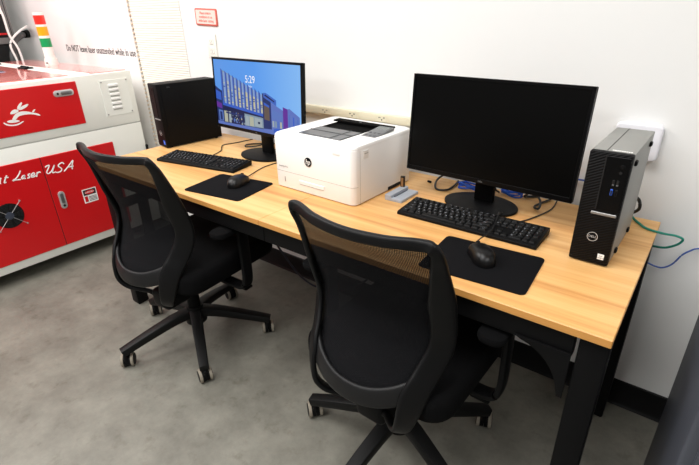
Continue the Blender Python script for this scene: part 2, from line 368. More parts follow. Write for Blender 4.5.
# ------------------------------------------------------------------ chairs
def chair(loc, base_deg, yaw, label, up):
    t = thing('office_chair', label, 'chair', loc, yaw, 'mesh back office chairs at the workbench')
    # five-star base with casters
    b = bmesh.new(); cyl(b, (0, 0, .095), (0, 0, .175), .046, .036, 24)
    for k in range(5):
        a = math.radians(base_deg+72*k)-yaw; d = Vector((math.cos(a), math.sin(a), 0))
        P = catmull([d*.02+Vector((0, 0, .146)), d*.10+Vector((0, 0, .138)), d*.22+Vector((0, 0, .110)), d*.330+Vector((0, 0, .080))], 5)
        L = len(P); s = bmesh.new()
        sweep(s, P, lambda i: .027-.009*i/L, lambda i: .022-.007*i/L, lambda i: (0, 0, 1), n=16, power=.3); join(b, s)
    obj('star_base', b, BLKP2, t)
    random.seed(int(base_deg)+400)
    for k in range(5):
        a = math.radians(base_deg+72*k)-yaw; c = Vector((math.cos(a)*.318, math.sin(a)*.318, 0))
        sa = math.radians(CAST[base_deg][k])-yaw      # swivel: rolling direction
        M = T(*c) @ Matrix.Rotation(sa, 4, 'Z')
        b = cyl(bmesh.new(), (0, 0, .055), (0, 0, .086), .009, n=12, M=M)
        box(b, -.016, .030, -.0085, .0085, .028, .066, .008, 3, M=M)
        cs = obj('caster', b, BLKP, t)
        for s in (-1, 1):
            b = bmesh.new(); y0, y1 = s*.0130, s*.0255
            cyl(b, (.012, y0, .029), (.012, y1, .029), .029, n=28, mi=0, M=M)
            bmesh.ops.bevel(b, geom=[e for e in b.edges if e.calc_face_angle(0) > 1.2], offset=.002, segments=2, affect='EDGES')
            cyl(b, (.012, y1-s*.004, .029), (.012, y1+s*.0014, .029), .0255, .0235, n=28, mi=1, M=M)
            cyl(b, (.012, s*.001, .029), (.012, y0+s*.001, .029), .0272, n=28, mi=1, M=M)
            obj('wheel', b, [TREAD, BLKP], cs)
    b = cyl(bmesh.new(), (0, 0, .10), (0, 0, .24), .030, .027, 24); cyl(b, (0, 0, .24), (0, 0, .33), .018, n=20); obj('gas_lift', b, BLKP, t)
    b = box(bmesh.new(), -.085, .085, -.10, .12, .315, .375, .018, 3)
    box(b, -.05, .05, -.16, -.04, .255, .335, .018, 3); obj('tilt_mechanism', b, BLKP, t).location = up
    b = tube(bmesh.new(), [(.07, .06, .335), (.16, .07, .325), (.225, .075, .318)], .006); box(b, .21, .27, .055, .095, .312, .324, .005, 2)
    obj('lever', b, BLKP, t).location = up
    # seat
    b = prism(bmesh.new(), rrect(-.245, .245, -.185, .30, .075, 8), .385, .475, 'z', .028, seg=4)
    obj('seat', b, FAB, t).location = up
    # back frame loop
    half = [(0, -.258, .922), (.100, -.243, .922), (.172, -.217, .924), (.207, -.212, .921), (.224, -.198, .890), (.227, -.173, .839), (.234, -.139, .754), (.231, -.109, .654),
            (.227, -.115, .585), (.213, -.146, .522), (.202, -.178, .475), (.190, -.197, .425), (.170, -.204, .368), (.138, -.191, .331), (.103, -.168, .312), (.070, -.144, .295), (.046, -.128, .262), (.021, -.117, .236), (0, -.114, .229)]
    pts = half+[(-x, y, z) for x, y, z in half[-2:0:-1]]
    P = catmull(pts, 5, True); cen = Vector((0, -.16, .62))
    def aw(i):
        z = P[i].z
        if z > .90: return .0135
        if z > .62: return .0135+.020*min(1, (.90-z)/.14)
        if z > .46: return .0335+.003*(.62-z)/.16
        return .0365-.0215*min(1, (.46-z)/.17)
    def bt(i): return .009
    def nr(i):
        p = P[i]; k = max(0, min(1, (.46-p.z)/.15))
        q = max(0, min(1, (.88-p.z)/.2)); n = Vector(((.52+.45*q)*p.x/.24, -1, .12)).normalized()
        return n.lerp(Vector((1.1*p.x/.20, -.85, -.40)).normalized(), k)
    b = bmesh.new(); sweep(b, P, aw, bt, nr, True, 14, 0, .6, 1., cen); obj('back_frame', b, FRAMEP, t, .9).location = up
    # mesh panel and lower border
    side = [(z, x, y) for x, y, z in half[4:12]]
    def prof(z):
        s = sorted(side)
        if z <= s[0][0]: return s[0][1:]
        for (z0, x0, y0), (z1, x1, y1) in zip(s, s[1:]):
            if z <= z1: k = (z-z0)/(z1-z0); return x0+(x1-x0)*k, y0+(y1-y0)*k
        return s[-1][1:]
    def surf(u, z):
        x, y = prof(z); return Vector((u*(x-.014), y-.058*(1-u*u), z))
    zr = lambda u: .450+.065*abs(u)**2.6
    b = bmesh.new(); NU, NV = 24, 22; g = []
    for j in range(NV+1):
        row = []
        for i in range(NU+1):
            u = -1+2*i/NU; z = zr(u)+(.905-zr(u))*j/NV; row.append(b.verts.new(surf(u, z)))
        g.append(row)
    for j in range(NV):
        for i in range(NU): b.faces.new((g[j][i], g[j][i+1], g[j+1][i+1], g[j+1][i]))
    obj('mesh_panel', b, MESHF, t, 1.2).location = up
    R = [surf(u, zr(u))+Vector((0, -.004, 0)) for u in [(-1+2*i/30)*.94 for i in range(31)]]
    b = bmesh.new(); sweep(b, R, lambda i: .029, lambda i: .008, lambda i: Vector((.52*R[i].x/.24, -1, .15)), n=14, power=.6)
    obj('lumbar_rail', b, mat('rail_grey_plastic', (23, 23, 24), .45, spec=.25, noise=.2, nscale=30), t, .9).location = up
    # spine joining frame to mechanism
    b = bmesh.new(); P2 = catmull([(0, -.12, .245), (0, -.07, .275), (0, 0, .325)], 4)
    sweep(b, P2, lambda i: .020, lambda i: .012, lambda i: (0, -.5, -.85), n=12); obj('back_bracket', b, BLKP, t).location = up
    for s in (-1, 1):
        b = bmesh.new(); P3 = catmull([(s*.10, .045, .372), (s*.22, .045, .365), (s*.28, .045, .372), (s*.30, .045, .41), (s*.302, .045, .52), (s*.30, .045, .635)], 5)
        sweep(b, P3, lambda i: .024, lambda i: .010, lambda i: Vector((0, 0, 1)).lerp(Vector((s, 0, 0)), min(1, max(0, (P3[i].z-.375)/.04))), n=12, power=.6)
        ar = obj('armrest', b, BLKP, t); ar.location = (up[0], up[1], min(up[2], .008))
        b = prism(bmesh.new(), rrect(s*.29-.036, s*.29+.036, -.08, .15, .03, 6), .627, .650, 'z', .008); obj('arm_pad', b, FAB, ar)
    return t
CAST = {-31.5: (158, 140, 165, 150, 140), -166.0: (142, 120, 130, 110, 135)}
chair((-1.59, .05, 0), -31.5, .072, 'black mesh back office chair nearest the red laser machine', (.056, -.030, .030))
chair((-.533, .090, 0), -166.0, -.02, 'black mesh back office chair in front of the blank dark monitor', (.005, -.018, .011))

# ------------------------------------------------------------------ computers
def emblem_ring(b, cx, cz, r, y, mi):
    n = 28
    for i in range(n):
        a0, a1 = 2*PI*i/n, 2*PI*(i+1)/n
        poly(b, [(cx+r*math.cos(a0), y, cz+r*math.sin(a0)), (cx+r*math.cos(a1), y, cz+r*math.sin(a1)),
                 (cx+r*.88*math.cos(a1), y, cz+r*.88*math.sin(a1)), (cx+r*.88*math.cos(a0), y, cz+r*.88*math.sin(a0))], mi)
PW, PD, PH = .0926, .2928, .290
def computer(loc, rz, label, right):
    PD, PH = (.2928, .290) if right else (.308, .303)
    t = thing('desktop_computer', label, 'computer', loc, rz, 'small desktop computers on the workbench')
    side = GREYM if right else BLKP
    b = box(bmesh.new(), 0, PW, .022, PD, .006, PH, .0025, 2)
    obj('case', b, side, t)
    b = box(bmesh.new(), 0, PW, 0, .0225, .004, PH+.001, .004, 2)
    bz = obj('front_bezel', b, VENT if right else BLKP, t)
    if right:
        b = box(bmesh.new(), .0395, PW-.003, -.0015, .004, .150, PH-.006, .001, 1); obj('port_panel', b, BLKG, t)
        b = bmesh.new(); prism(b, ell(.076, PH-.028, .006, .006, 18), -.0035, 0, 'y', .001); obj('power_button', b, BLKP, t)
        b = box(bmesh.new(), .0365, .0395, -.0018, .004, .150, PH-.004); obj('drive_slot', b, DARKV, t)
        for x, z, m in ((.064, .222, SMOKE), (.073, .222, SMOKE), (.064, .199, NAVY), (.074, .199, BLKP)):
            b = box(bmesh.new(), x-.003, x+.003, -.0022, .002, z-.008, z+.008, .001, 1)
            o = obj('port', b, BLUEB if m is NAVY else DARKV, t)
            b = box(bmesh.new(), x-.002, x+.002, -.0026, .002, z-.006, z-.003 if m is SMOKE else z+.005); obj('contact', b, m, o)
        b = prism(bmesh.new(), ell(.074, .248, .0035, .0035, 14), -.0022, .001, 'y'); obj('headphone_jack', b, DARKV, t)
        b = box(bmesh.new(), .030, PW-.006, -.0028, .002, .137, .144, .001, 1); obj('silver_strip', b, mat('silver', (150, 150, 150), .4, .6), t)
        b = bmesh.new(); emblem_ring(b, .0455, .077, .0125, -.0012, 0)
        tb = text_bm('DELL', .0085, .0002); join(b, tb, 0, T(.0455, -.001, .077) @ FRONT); obj('emblem', b, mat('emblem_silver', (190, 190, 190), .4, .2), t)
        b = box(bmesh.new(), .0665, .0815, -.0010, .002, .020, .035, .0004, 1); s = obj('sticker', b, WHITEP, t)
        b = bmesh.new()
        for q, zz in (('intel', .030), ('CORE i5', .0245)): join(b, text_bm(q, .0042, .0001), 0, T(.074, -.0013, zz) @ FRONT)
        obj('lettering', b, TXT, s)
        for y0, z0 in ((.06, .018), (.215, .018), (.03, PH-.030), (.235, PH-.030)):
            b = box(bmesh.new(), PW-.001, PW+.006, y0, y0+.018, z0, z0+.012, .002, 1); obj('rubber_foot', b, BLKP, t)
        b = box(bmesh.new(), .0315, .0330, .024, PD-.002, PH-.001, PH+.0006); obj('top_seam', b, BLKP, t)
        b = bmesh.new()
        for i in range(9): box(b, .042+.0048*i, .0455+.0048*i, .030, .036, PH, PH+.0006)
        obj('top_print', b, WHITEP, t)
    else:
        b = box(bmesh.new(), .010, .062, -.0018, .003, .150, PH-.014, .001, 1); obj('port_panel', b, mat('bezel_dark_brown', (17, 14, 14), .45, spec=.12), t)
        for z in (.256, .235, .214):
            b = box(bmesh.new(), .030, .042, -.0028, .001, z-.004, z+.004, .0008, 1); obj('port', b, DARKV, t)
        b = prism(bmesh.new(), ell(.046, PH-.026, .005, .005, 16), -.003, 0, 'y', .001); obj('power_button', b, BLKP, t)
        b = box(bmesh.new(), .020, .078, -.0022, .002, .136, .142, .001, 1); obj('silver_strip', b, mat('silver', (150, 150, 150), .4, .6), t)
        b = bmesh.new(); emblem_ring(b, .052, .072, .0125, -.0012, 0)
        join(b, text_bm('DELL', .0085, .0002), 0, T(.052, -.001, .072) @ FRONT); obj('emblem', b, mat('emblem_silver', (190, 190, 190), .4, .2), t)
        b = box(bmesh.new(), .066, .082, -.0012, .002, .018, .038, .0004, 1); s = obj('sticker', b, BLUEB, t)
        b = text_bm('intel', .005, .0001); b.transform(T(.074, -.0015, .030) @ FRONT); obj('lettering', b, WHITEP, s)
        b = text_bm('DELL', .008, .0001); b.transform(T(PW+.0005, .060, PH-.016) @ FACE_X); obj('side_mark', b, mat('dim_mark', (90, 90, 92), .5), t)
    for x0 in (.006, PW-.020):
        for y0 in (.02, PD-.035): obj('base_foot', box(bmesh.new(), x0, x0+.014, y0, y0+.014, 0, .007, .001, 1), BLKP, t)
    return t
computer((-.1629, .3028, TZ), -.0157, 'small black desktop computer with grey side at right end of workbench', True)
computer((-2.138, .346, TZ), -.132, 'small all black desktop computer left of the lit monitor', False)

# ------------------------------------------------------------------ monitors
def monitor(loc, rz, w, h, z0, tilt, label, lit, base=(0, .03)):
    t = thing('monitor', label, 'monitor', loc, rz, 'computer monitors on the workbench')
    TM = T(0, 0, z0) @ Matrix.Rotation(-tilt, 4, 'X')
    b = box(bmesh.new(), -w/2, w/2, 0, .018, 0, h, .003, 2, M=TM)
    box(b, -w*.38, w*.38, .016, .048, h*.12, h*.86, .012, 3, M=TM); obj('housing', b, BLKP, t)
    bw, bb = .009, .015
    b = bmesh.new()
    box(b, -w/2, w/2, -.003, .002, h-bw, h, .001, 1, M=TM); box(b, -w/2, w/2, -.003, .002, 0, bb, .001, 1, M=TM)
    box(b, -w/2, -w/2+bw, -.003, .002, 0, h, .001, 1, M=TM); box(b, w/2-bw, w/2, -.003, .002, 0, h, .001, 1, M=TM)
    bz = obj('bezel', b, BLKG, t)
    b = text_bm('DELL', .007, .0001); b.transform(TM @ T(0, -.0033, bb*.5) @ FRONT); obj('emblem', b, mat('emblem_dim', (120, 120, 120), .4), bz)
    x0, x1, y0, y1 = -w/2+bw, w/2-bw, bb, h-bw
    if not lit:
        b = bmesh.new(); box(b, x0, x1, -.0006, .001, y0, y1, M=TM); obj('screen', b, SCREEN, t)
    else:
        mats, b = picture(x0, x1, y0, y1)
        b.transform(TM); obj('screen', b, mats, t)
    bx, by = base
    # neck and base
    b = bmesh.new(); box(b, bx-.034, bx+.034, by+.026, by+.048, .008, z0+.14, .006, 2); box(b, bx-.03, bx+.03, by+.022, by+.044, z0+.09, z0+.17, .006, 2)
    obj('neck', b, BLKP, t)
    b = prism(bmesh.new(), ell(bx, by+.01, .125, .092, 48), 0, .010, 'z', .004); obj('stand_base', b, BLKP, t)
    b = tube(bmesh.new(), [(bx, by+.052, z0+.06), (bx, by+.08, z0+.0), (bx+.002, by+.115, .03), (bx+.004, by+.15, .006)], .0035); obj('cable', b, BLKC, t)
    return t
def picture(x0, x1, y0, y1):
    """lock-screen picture of a finned city building under a blue sky, drawn on the display in flat shapes"""
    W, H = x1-x0, y1-y0
    sky = bpy.data.materials.new('display_sky'); sky.use_nodes = True; nt = sky.node_tree; p = nt.nodes['Principled BSDF']
    p.inputs['Base Color'].default_value = (.004, .004, .004, 1); p.inputs['Roughness'].default_value = .4; p.inputs['Specular IOR Level'].default_value = .2
    tc = nt.nodes.new('ShaderNodeTexCoord'); sp = nt.nodes.new('ShaderNodeSeparateXYZ'); nt.links.new(tc.outputs['Object'], sp.inputs[0])
    mr = nt.nodes.new('ShaderNodeMapRange'); mr.inputs['From Min'].default_value = x0; mr.inputs['From Max'].default_value = x1; nt.links.new(sp.outputs['X'], mr.inputs['Value'])
    cr = nt.nodes.new('ShaderNodeValToRGB'); e = cr.color_ramp.elements
    e[0].color = (*lin((86, 148, 226)), 1); e[1].color = (*lin((128, 182, 240)), 1); k = e.new(.5); k.color = (*lin((84, 152, 234)), 1)
    nt.links.new(mr.outputs['Result'], cr.inputs['Fac']); nt.links.new(cr.outputs['Color'], p.inputs['Emission Color']); p.inputs['Emission Strength'].default_value = 1.
    cols = [(28, 48, 104), (50, 94, 196), (74, 112, 190), (156, 170, 178), (18, 30, 74), (52, 50, 66), (128, 150, 168), (90, 120, 190), (96, 44, 150), (120, 160, 226), (255, 255, 255), (92, 116, 190), (60, 100, 190), (176, 178, 160), (96, 84, 78)]
    mats = [sky]+[emit('display_%d' % i, c, .95) for i, c in enumerate(cols)]
    b = bmesh.new(); lay = [0]
    def q(pts, mi):
        lay[0] += 1; d = -.0006-.000004*lay[0]
        poly(b, [(x0+u*W, d, y0+v*H) for u, v in pts], mi)
    q([(0, 0), (1, 0), (1, 1), (0, 1)], 0)
    # pavement
    q([(0, 0), (1, 0), (1, .10), (.7, .07), (0, .05)], 12)
    # dark neighbour at the left
    q([(0, .05), (.10, .05), (.10, .52), (.04, .56), (0, .60)], 1); q([(.0, .40), (.07, .38), (.07, .50), (0, .54)], 2)
    q([(.0, .27), (.07, .25), (.07, .33), (0, .36)], 9); q([(.02, .06), (.08, .06), (.08, .22), (.02, .23)], 8); q([(.035, .07), (.065, .07), (.065, .2), (.035, .2)], 1)
    # finned facade
    tl, tr, bl, br = .86, .57, .31, .235; U0, U1 = .085, .585
    q([(U0, bl), (U1, br), (U1, tr-.03), (U0, tl)], 7)
    n = 11; K = len(cols); cols += [(58, 96, 186), (28, 44, 98), (132, 160, 206), (172, 180, 182), (196, 192, 160), (70, 96, 150)]
    mats += [emit('display_%d' % (K+k), c, .95) for k, c in enumerate(cols[K:])]
    FIN, DK, PA, PB, PC, WN = [K+1+k for k in range(6)]
    for i in range(n):
        a, c = (i/n)**.94, ((i+1)/n)**.94
        ua, uc = U0+(U1-U0)*a, U0+(U1-U0)*c; du = uc-ua
        ta, tcv = tl+(tr-tl)*a, tl+(tr-tl)*c; ba, bc = bl+(br-bl)*a, bl+(br-bl)*c
        q([(ua, ba), (uc, bc), (uc, tcv-.02), (ua, ta-.02)], (PA, PB, PA, PB, PC)[i % 5] if i < 6 else (PC, PB)[i % 2])
        q([(ua, ta-.12), (uc, tcv-.12), (uc, tcv-.02), (ua, ta-.02)], PA)
        for k in range(7):
            v = bc+(tcv-bc-.16)*k/7+.03
            if (i*7+k*3) % 4: q([(ua+du*.5, v), (uc-du*.08, v-.002), (uc-du*.08, v+.016), (ua+du*.5, v+.018)], (WN, PA, PB, WN, PC)[(i+2*k) % 5])
        q([(ua+du*.34, ba-.004), (ua+du*.48, ba-.006), (ua+du*.48, ta-.035), (ua+du*.34, ta-.01)], DK)
        q([(ua, ba), (ua+du*.36, ba-.004), (ua+du*.36, ta-.014), (ua, ta+.014)], FIN)
        q([(ua, ba-.002), (uc, bc-.002), (uc, bc+.04), (ua, ba+.045)], 2)
    # ground floor: glazing, columns, people-sized clutter
    q([(U0, .04), (U1, .05), (U1, br), (U0, bl)], 5)
    for i in range(90):
        u = U0+.01+random.random()*(U1-U0-.04); v = .05+random.random()*(.19-.05)
        du, dv = .005+random.random()*.014, .012+random.random()*.04
        q([(u, v), (u+du, v), (u+du, v+dv), (u, v+dv)], random.choice((1, 3, 4, 6, 7, 11-3, 14, 15, 5, 5, 12)))
    q([(.095, .05), (.14, .05), (.14, .24), (.095, .25)], 14); q([(.155, .05), (.185, .05), (.185, .23), (.155, .24)], 4)
    q([(.36, .05), (.585, .06), (.585, .215), (.36, .235)], 7); q([(.37, .06), (.41, .06), (.41, .20), (.37, .21)], 4); q([(.42, .06), (.47, .06), (.47, .20), (.42, .205)], 14); q([(.48, .07), (.57, .07), (.57, .19), (.48, .2)], 4)
    q([(.08, .225), (.36, .225), (.36, .245), (.08, .265)], 5); q([(.12, .19), (.34, .18), (.34, .20), (.12, .215)], 1)
    q([(.52, .115), (.545, .115), (.545, .145), (.52, .145)], 5)
    # blocks to the right
    q([(.585, .06), (.68, .07), (.68, .47), (.62, .56), (.585, .58)], 1); q([(.60, .52), (.74, .42), (.74, .50), (.63, .585), (.60, .585)], 13); q([(.61, .545), (.72, .465), (.72, .485), (.62, .565)], 5)
    q([(.60, .20), (.66, .19), (.66, .38), (.60, .41)], 15); q([(.60, .41), (.66, .38), (.66, .41), (.60, .45)], 2)
    q([(.68, .07), (.81, .09), (.81, .37), (.68, .46)], 12); q([(.69, .24), (.80, .22), (.80, .32), (.69, .36)], 8)
    for i in range(4): q([(.69+.028*i, .11), (.71+.028*i, .11), (.71+.028*i, .2), (.69+.028*i, .2)], (4, 7, 3, 14)[i])
    q([(.81, .10), (.86, .11), (.86, .40), (.81, .42)], 9); q([(.86, .11), (.985, .16), (.985, .31), (.88, .41), (.86, .40)], 12)
    for i in range(5): q([(.87+.022*i, .14), (.883+.022*i, .14), (.883+.022*i, .32-.012*i), (.87+.022*i, .33-.012*i)], (3, 8, 2, 8, 3)[i])
    q([(.70, .03), (.80, .05), (.80, .10), (.74, .10), (.70, .08)], 2)
    tb = text_bm('5:29', H*.15, .0, xs=.9)
    d = -.0026; join(b, tb, 11, T(x0+.455*W, d, y0+.745*H) @ FRONT)
    tb = text_bm('Friday', H*.035, .0); join(b, tb, 11, T(x0+.455*W, d, y0+.65*H) @ FRONT)
    return mats, b
monitor((-.485, .462, TZ), -.043, .555, .316, .095, .085, 'black monitor with blank dark screen behind the right keyboard', False, (-.016, .043))
monitor((-1.554, .492, TZ), -.045, .590, .315, .105, .060, 'black monitor with lit screen showing a blue city picture', True, (0, .018))

# ------------------------------------------------------------------ printer
def printer():
    t = thing('laser_printer', 'white laser printer between the two monitors', 'printer', (-1.216, .268, TZ), -.027)
    w, d, h = .384, .352, .203
    b = prism(bmesh.new(), rrect(0, w, 0, d, .022, 6), .004, h-.012, 'z', .001); obj('body', b, PRW, t)
    P = [p for p in rrect(-.0004, w+.0004, -.0004, d+.0004, .022, 6) if p[1] < .025]
    b = prism(bmesh.new(), P, .0655, .0672, 'z'); obj('front_seam', b, mat('seam_light', (178, 176, 173), .6), t)
    # top cover with recess: ring built from strips around the output well
    rx0, rx1, ry0, ry1 = .090, .290, .045, .300
    outer = rrect(0, w, 0, d, .026, 7); n = len(outer)
    b = bmesh.new(); z0, z1, rr = h-.0125, h+.002, .009
    def ring(inset, z): return [b.verts.new((x+(w/2-x)*inset/(w/2), y+(d/2-y)*inset/(d/2), z)) for x, y in outer]
    r0 = ring(0, z0); r1 = ring(0, z1-rr); r2 = ring(.003, z1-rr*.35); r3 = ring(.009, z1)
    for ra, rb in ((r0, r1), (r1, r2), (r2, r3)):
        for i in range(n): b.faces.new((ra[i], ra[(i+1) % n], rb[(i+1) % n], rb[i]))
    m = 8
    inner = []
    q = n//4
    for cx, cy in ((rx1, ry1), (rx0, ry1), (rx0, ry0), (rx1, ry0)):
        for i in range(q): inner.append((cx, cy))
    ri = [b.verts.new((x+random.uniform(-1e-6, 1e-6), y, z1)) for x, y in inner]
    for i in range(n): b.faces.new((r3[i], r3[(i+1) % n], ri[(i+1) % n], ri[i]))
    bmesh.ops.remove_doubles(b, verts=b.verts, dist=1e-5)
    bmesh.ops.recalc_face_normals(b, faces=list(b.faces))
    obj('top_cover', b, PRW, t)
    # output well: a slope down towards the back
    b = bmesh.new()
    z1 = h+.0015
    for f in ([(rx0, ry0, z1), (rx1, ry0, z1), (rx1, ry1, z1-.005), (rx0, ry1, z1-.005)], [(rx0, ry1, z1-.005), (rx1, ry1, z1-.005), (rx1, ry1, z1), (rx0, ry1, z1)],
              [(rx0, ry0, z1), (rx0, ry1, z1-.005), (rx0, ry1, z1)], [(rx1, ry0, z1), (rx1, ry1, z1), (rx1, ry1, z1-.005)]): poly(b, f)
    obj('output_tray', b, mat('tray_black', (4, 4, 4), .8, spec=.05), t)
    b = bmesh.new(); box(b, rx0+.003, rx1-.004, ry0+.002, .165, z1-.003, z1+.003, .001, 1); fl = obj('paper_flap', b, SMOKE, t)
    b = bmesh.new()
    box(b, rx0+.003, rx1-.004, .108, .114, z1+.002, z1+.0045); box(b, rx1-.050, rx1-.046, ry0+.002, .165, z1+.002, z1+.0045)
    box(b, rx0+.02, rx1-.05, ry0+.004, ry0+.006, z1+.002, z1+.004); obj('flap_rib', b, mat('rib_dark', (66, 68, 70), .4), fl)
    b = box(bmesh.new(), .066, .338, .268, .306, z1-.004, z1+.006, .002, 1); obj('exit_slot', b, mat('tray_black', (4, 4, 4), .8, spec=.05), t)
    b = text_bm('hp', .012, .0002); b.transform(T(.19, .286, z1+.0064)); obj('top_mark', b, mat('emblem_dim', (120, 120, 120), .4), t)
    # control panel
    P = Matrix.Translation((.332, .195, h)) @ Matrix.Rotation(.10, 4, 'X')
    b = box(bmesh.new(), -.032, .032, -.055, .066, -.002, .008, .003, 2, M=P); cp = obj('control_panel', b, SMOKE, t)
    b = box(bmesh.new(), -.026, .026, .028, .060, .0072, .0090, .001, 1, M=P); obj('display', b, mat('lcd_grey', (88, 94, 92), .25), cp)
    for i in range(3):
        for j in range(2):
            b = prism(bmesh.new(), ell(-.018+.018*i, -.036+.026*j, .0055, .0055, 12), .0072, .0092, 'z', .0008, M=P); obj('button', b, mat('button_grey', (70, 72, 74), .4), cp)
    # front
    b = prism(bmesh.new(), ell(.178, .122, .0165, .0165, 32), -.0025, .001, 'y', .0008); em = obj('emblem', b, BLKG, t)
    b = text_bm('hp', .027, .0003, shear=.25, xs=.85); b.transform(T(.178, -.0029, .1225) @ FRONT); obj('lettering', b, WHITEP, em)
    b = text_bm('LaserJet Pro', .0095, .0002, align='LEFT'); b.transform(T(.026, -.0006, .085) @ FRONT); obj('lettering', b, PRSEAM, t)
    b = box(bmesh.new(), .128, .250, -.0020, .002, .032, .046, .001, 1); tr = obj('paper_tray_handle', b, mat('printer_shade_grey', (229, 228, 226), .5), t)
    b = box(bmesh.new(), .131, .247, -.0024, .001, .031, .0325, .0003, 1); obj('handle_slot', b, PRSEAM, tr)
    b = box(bmesh.new(), .052, .056, -.0015, .001, .026, .046, .0007, 1); obj('paper_gauge', b, PRSEAM, t)
    b = box(bmesh.new(), .295, .325, -.0015, .001, h-.034, h-.026, .0007, 1); obj('cover_latch', b, mat('printer_shade_grey', (229, 228, 226), .5), t)
    # right side
    b = box(bmesh.new(), w-.001, w+.0006, .032, .0332, .006, h-.014); obj('side_seam', b, mat('seam_light', (178, 176, 173), .6), t)
    b = box(bmesh.new(), w-.001, w+.0018, .050, .078, h-.046, h-.018, .0015, 1); sd = obj('side_button', b, PRW, t)
    b = box(bmesh.new(), w-.001, w+.0022, .053, .075, h-.030, h-.0285); obj('button_line', b, PRSEAM, sd)
    b = box(bmesh.new(), w-.001, w+.0012, .195, .285, .004, .016, .001, 1); obj('lift_recess', b, DARKV, t)
    b = bmesh.new()
    for x in (.03, w-.05):
        for y in (.03, d-.05): box(b, x, x+.02, y, y+.02, 0, .006)
    obj('foot', b, PRSEAM, t)
printer()

# ------------------------------------------------------------------ keyboards
KP = .0190
def klayout():
    K = []
    def row(y, start, items, h=1.):
        x = start
        for it in items:
            lab, wd = it if isinstance(it, tuple) else (it, 1.)
            if lab is not None: K.append((lab, x, y, wd, h))
            x += wd
    row(0, 0, [('Ctrl', 1.25), ('', 1.25), ('Alt', 1.25), ('', 6.25), ('Alt', 1.25), ('', 1.25), ('', 1.25), ('Ctrl', 1.25)])
    row(0, 15.2, ['', '', '']); row(0, 18.4, [('0', 2), '.'])
    row(1, 0, [('Shift', 2.25)]+list('ZXCVBNM,./')+[('Shift', 2.75)]); row(1, 16.2, ['']); row(1, 18.4, list('123'))
    K.append(('', 21.4, 0, 1., 2.))
    row(2, 0, [('Caps', 1.75)]+list('ASDFGHJKL;')+["'", ('Enter', 2.25)]); row(2, 18.4, list('456'))
    row(3, 0, [('Tab', 1.5)]+list('QWERTYUIOP[]')+[('\\', 1.5)]); row(3, 15.2, ['Del', 'End', '']); row(3, 18.4, list('789')); K.append(('+', 21.4, 2, 1., 2.))
    row(4, 0, list('`1234567890-=')+[('', 2)]); row(4, 15.2, ['Ins', '', '']); row(4, 18.4, ['', '/', '*', '-'])
    row(5.15, 0, ['Esc', (None, .7), 'F1', 'F2', 'F3', 'F4', (None, .45), 'F5', 'F6', 'F7', 'F8', (None, .45), 'F9', 'F10', 'F11', 'F12']); row(5.15, 15.2, ['', '', ''])
    row(5.15, 18.4, ['', '', '', ''])
    return K
_keys = {}
def key_bm(lab, wd, h):
    b = bmesh.new(); w, d = wd*KP-.0022, h*KP-.0024
    t = bmesh.new(); vs = []
    for (ins, z) in ((0, 0), (.0022, .0055)):
        vs.append([t.verts.new((sx*(w/2-ins), sy*(d/2-ins), z)) for sx, sy in ((-1, -1), (1, -1), (1, 1), (-1, 1))])
    t.faces.new(vs[1]); t.faces.new(vs[0][::-1])
    for i in range(4): t.faces.new((vs[0][i], vs[0][(i+1) % 4], vs[1][(i+1) % 4], vs[1][i]))
    bmesh.ops.bevel(t, geom=list(t.edges), offset=.0008, segments=1, affect='EDGES'); join(b, t, 0)
    if lab:
        sz = .0075 if len(lab) == 1 else .0042
        tb = text_bm(lab, sz, .00005); join(b, tb, 1, T(-w/2+.006 if len(lab) == 1 else 0, d*.12, .0057))
    return b
def keyboard(loc, rz, label, cable):
    t = thing('keyboard', label, 'keyboard', loc, rz, 'black keyboards on the workbench')
    b = prism(bmesh.new(), [(0, .0025), (.004, 0), (.123, 0), (.127, .008), (.127, .020), (.122, .022), (.005, .0125), (0, .009)], 0, .442, 'x', .0015)
    obj('case', b, BLKP, t)
    K = klayout(); sl = math.atan2(.0095, .117)
    def place(x, y, wd, h):
        px = .0095+(x+wd/2)*KP; py = .0095+(y+h/2)*KP*.915
        return Matrix.Translation((px, py, .0122+(py-.005)*.0815)) @ Matrix.Rotation(sl, 4, 'X')
    rest = bmesh.new()
    for i, (lab, x, y, wd, h) in enumerate(K):
        M = place(x, y, wd, h)
        if i < 99:
            kk = (lab, wd, h)
            if kk not in _keys:
                o = obj('key', key_bm(lab, wd, h), [mat('key_black', (12, 12, 13), .5, spec=.18), LEGEND], t); _keys[kk] = o.data
            else:
                o = bpy.data.objects.new('key', _keys[kk]); C.objects.link(o); o.parent = t
            o.matrix_local = M
        else:
            kb = key_bm(lab, wd, h); join(rest, kb, None, M)
    o = obj('function_keys', rest, [mat('key_black', (12, 12, 13), .5, spec=.18), LEGEND], t); o['kind'] = 'stuff'
    b = bmesh.new()
    for x in (.03, .40): box(b, x, x+.02, .100, .118, 0, .004, .001, 1)
    obj('foot', b, BLKP, t)
    R = Matrix.Rotation(-rz, 4, 'Z'); L = Vector(loc)
    b = tube(bmesh.new(), [R @ (Vector(p)-L) for p in cable], .0022, 6); obj('cable', b, BLKC, t)
    return t
keyboard((-.6862, .2922, TZ), .0073, 'black full size keyboard in front of the blank dark monitor',
         [(-.352, .4185, TZ+.012), (-.350, .432, TZ+.008), (-.342, .455, TZ+.003), (-.322, .50, TZ+.003), (-.295, .60, TZ+.003), (-.300, .69, TZ+.003)])
keyboard((-1.9014, .1856, TZ), .1775, 'black full size keyboard in front of the lit monitor',
         [(-1.745, .342, TZ+.012), (-1.748, .365, TZ+.004), (-1.785, .455, TZ+.003), (-1.860, .525, TZ+.003), (-1.842, .595, TZ+.003), (-1.825, .69, TZ+.003)])

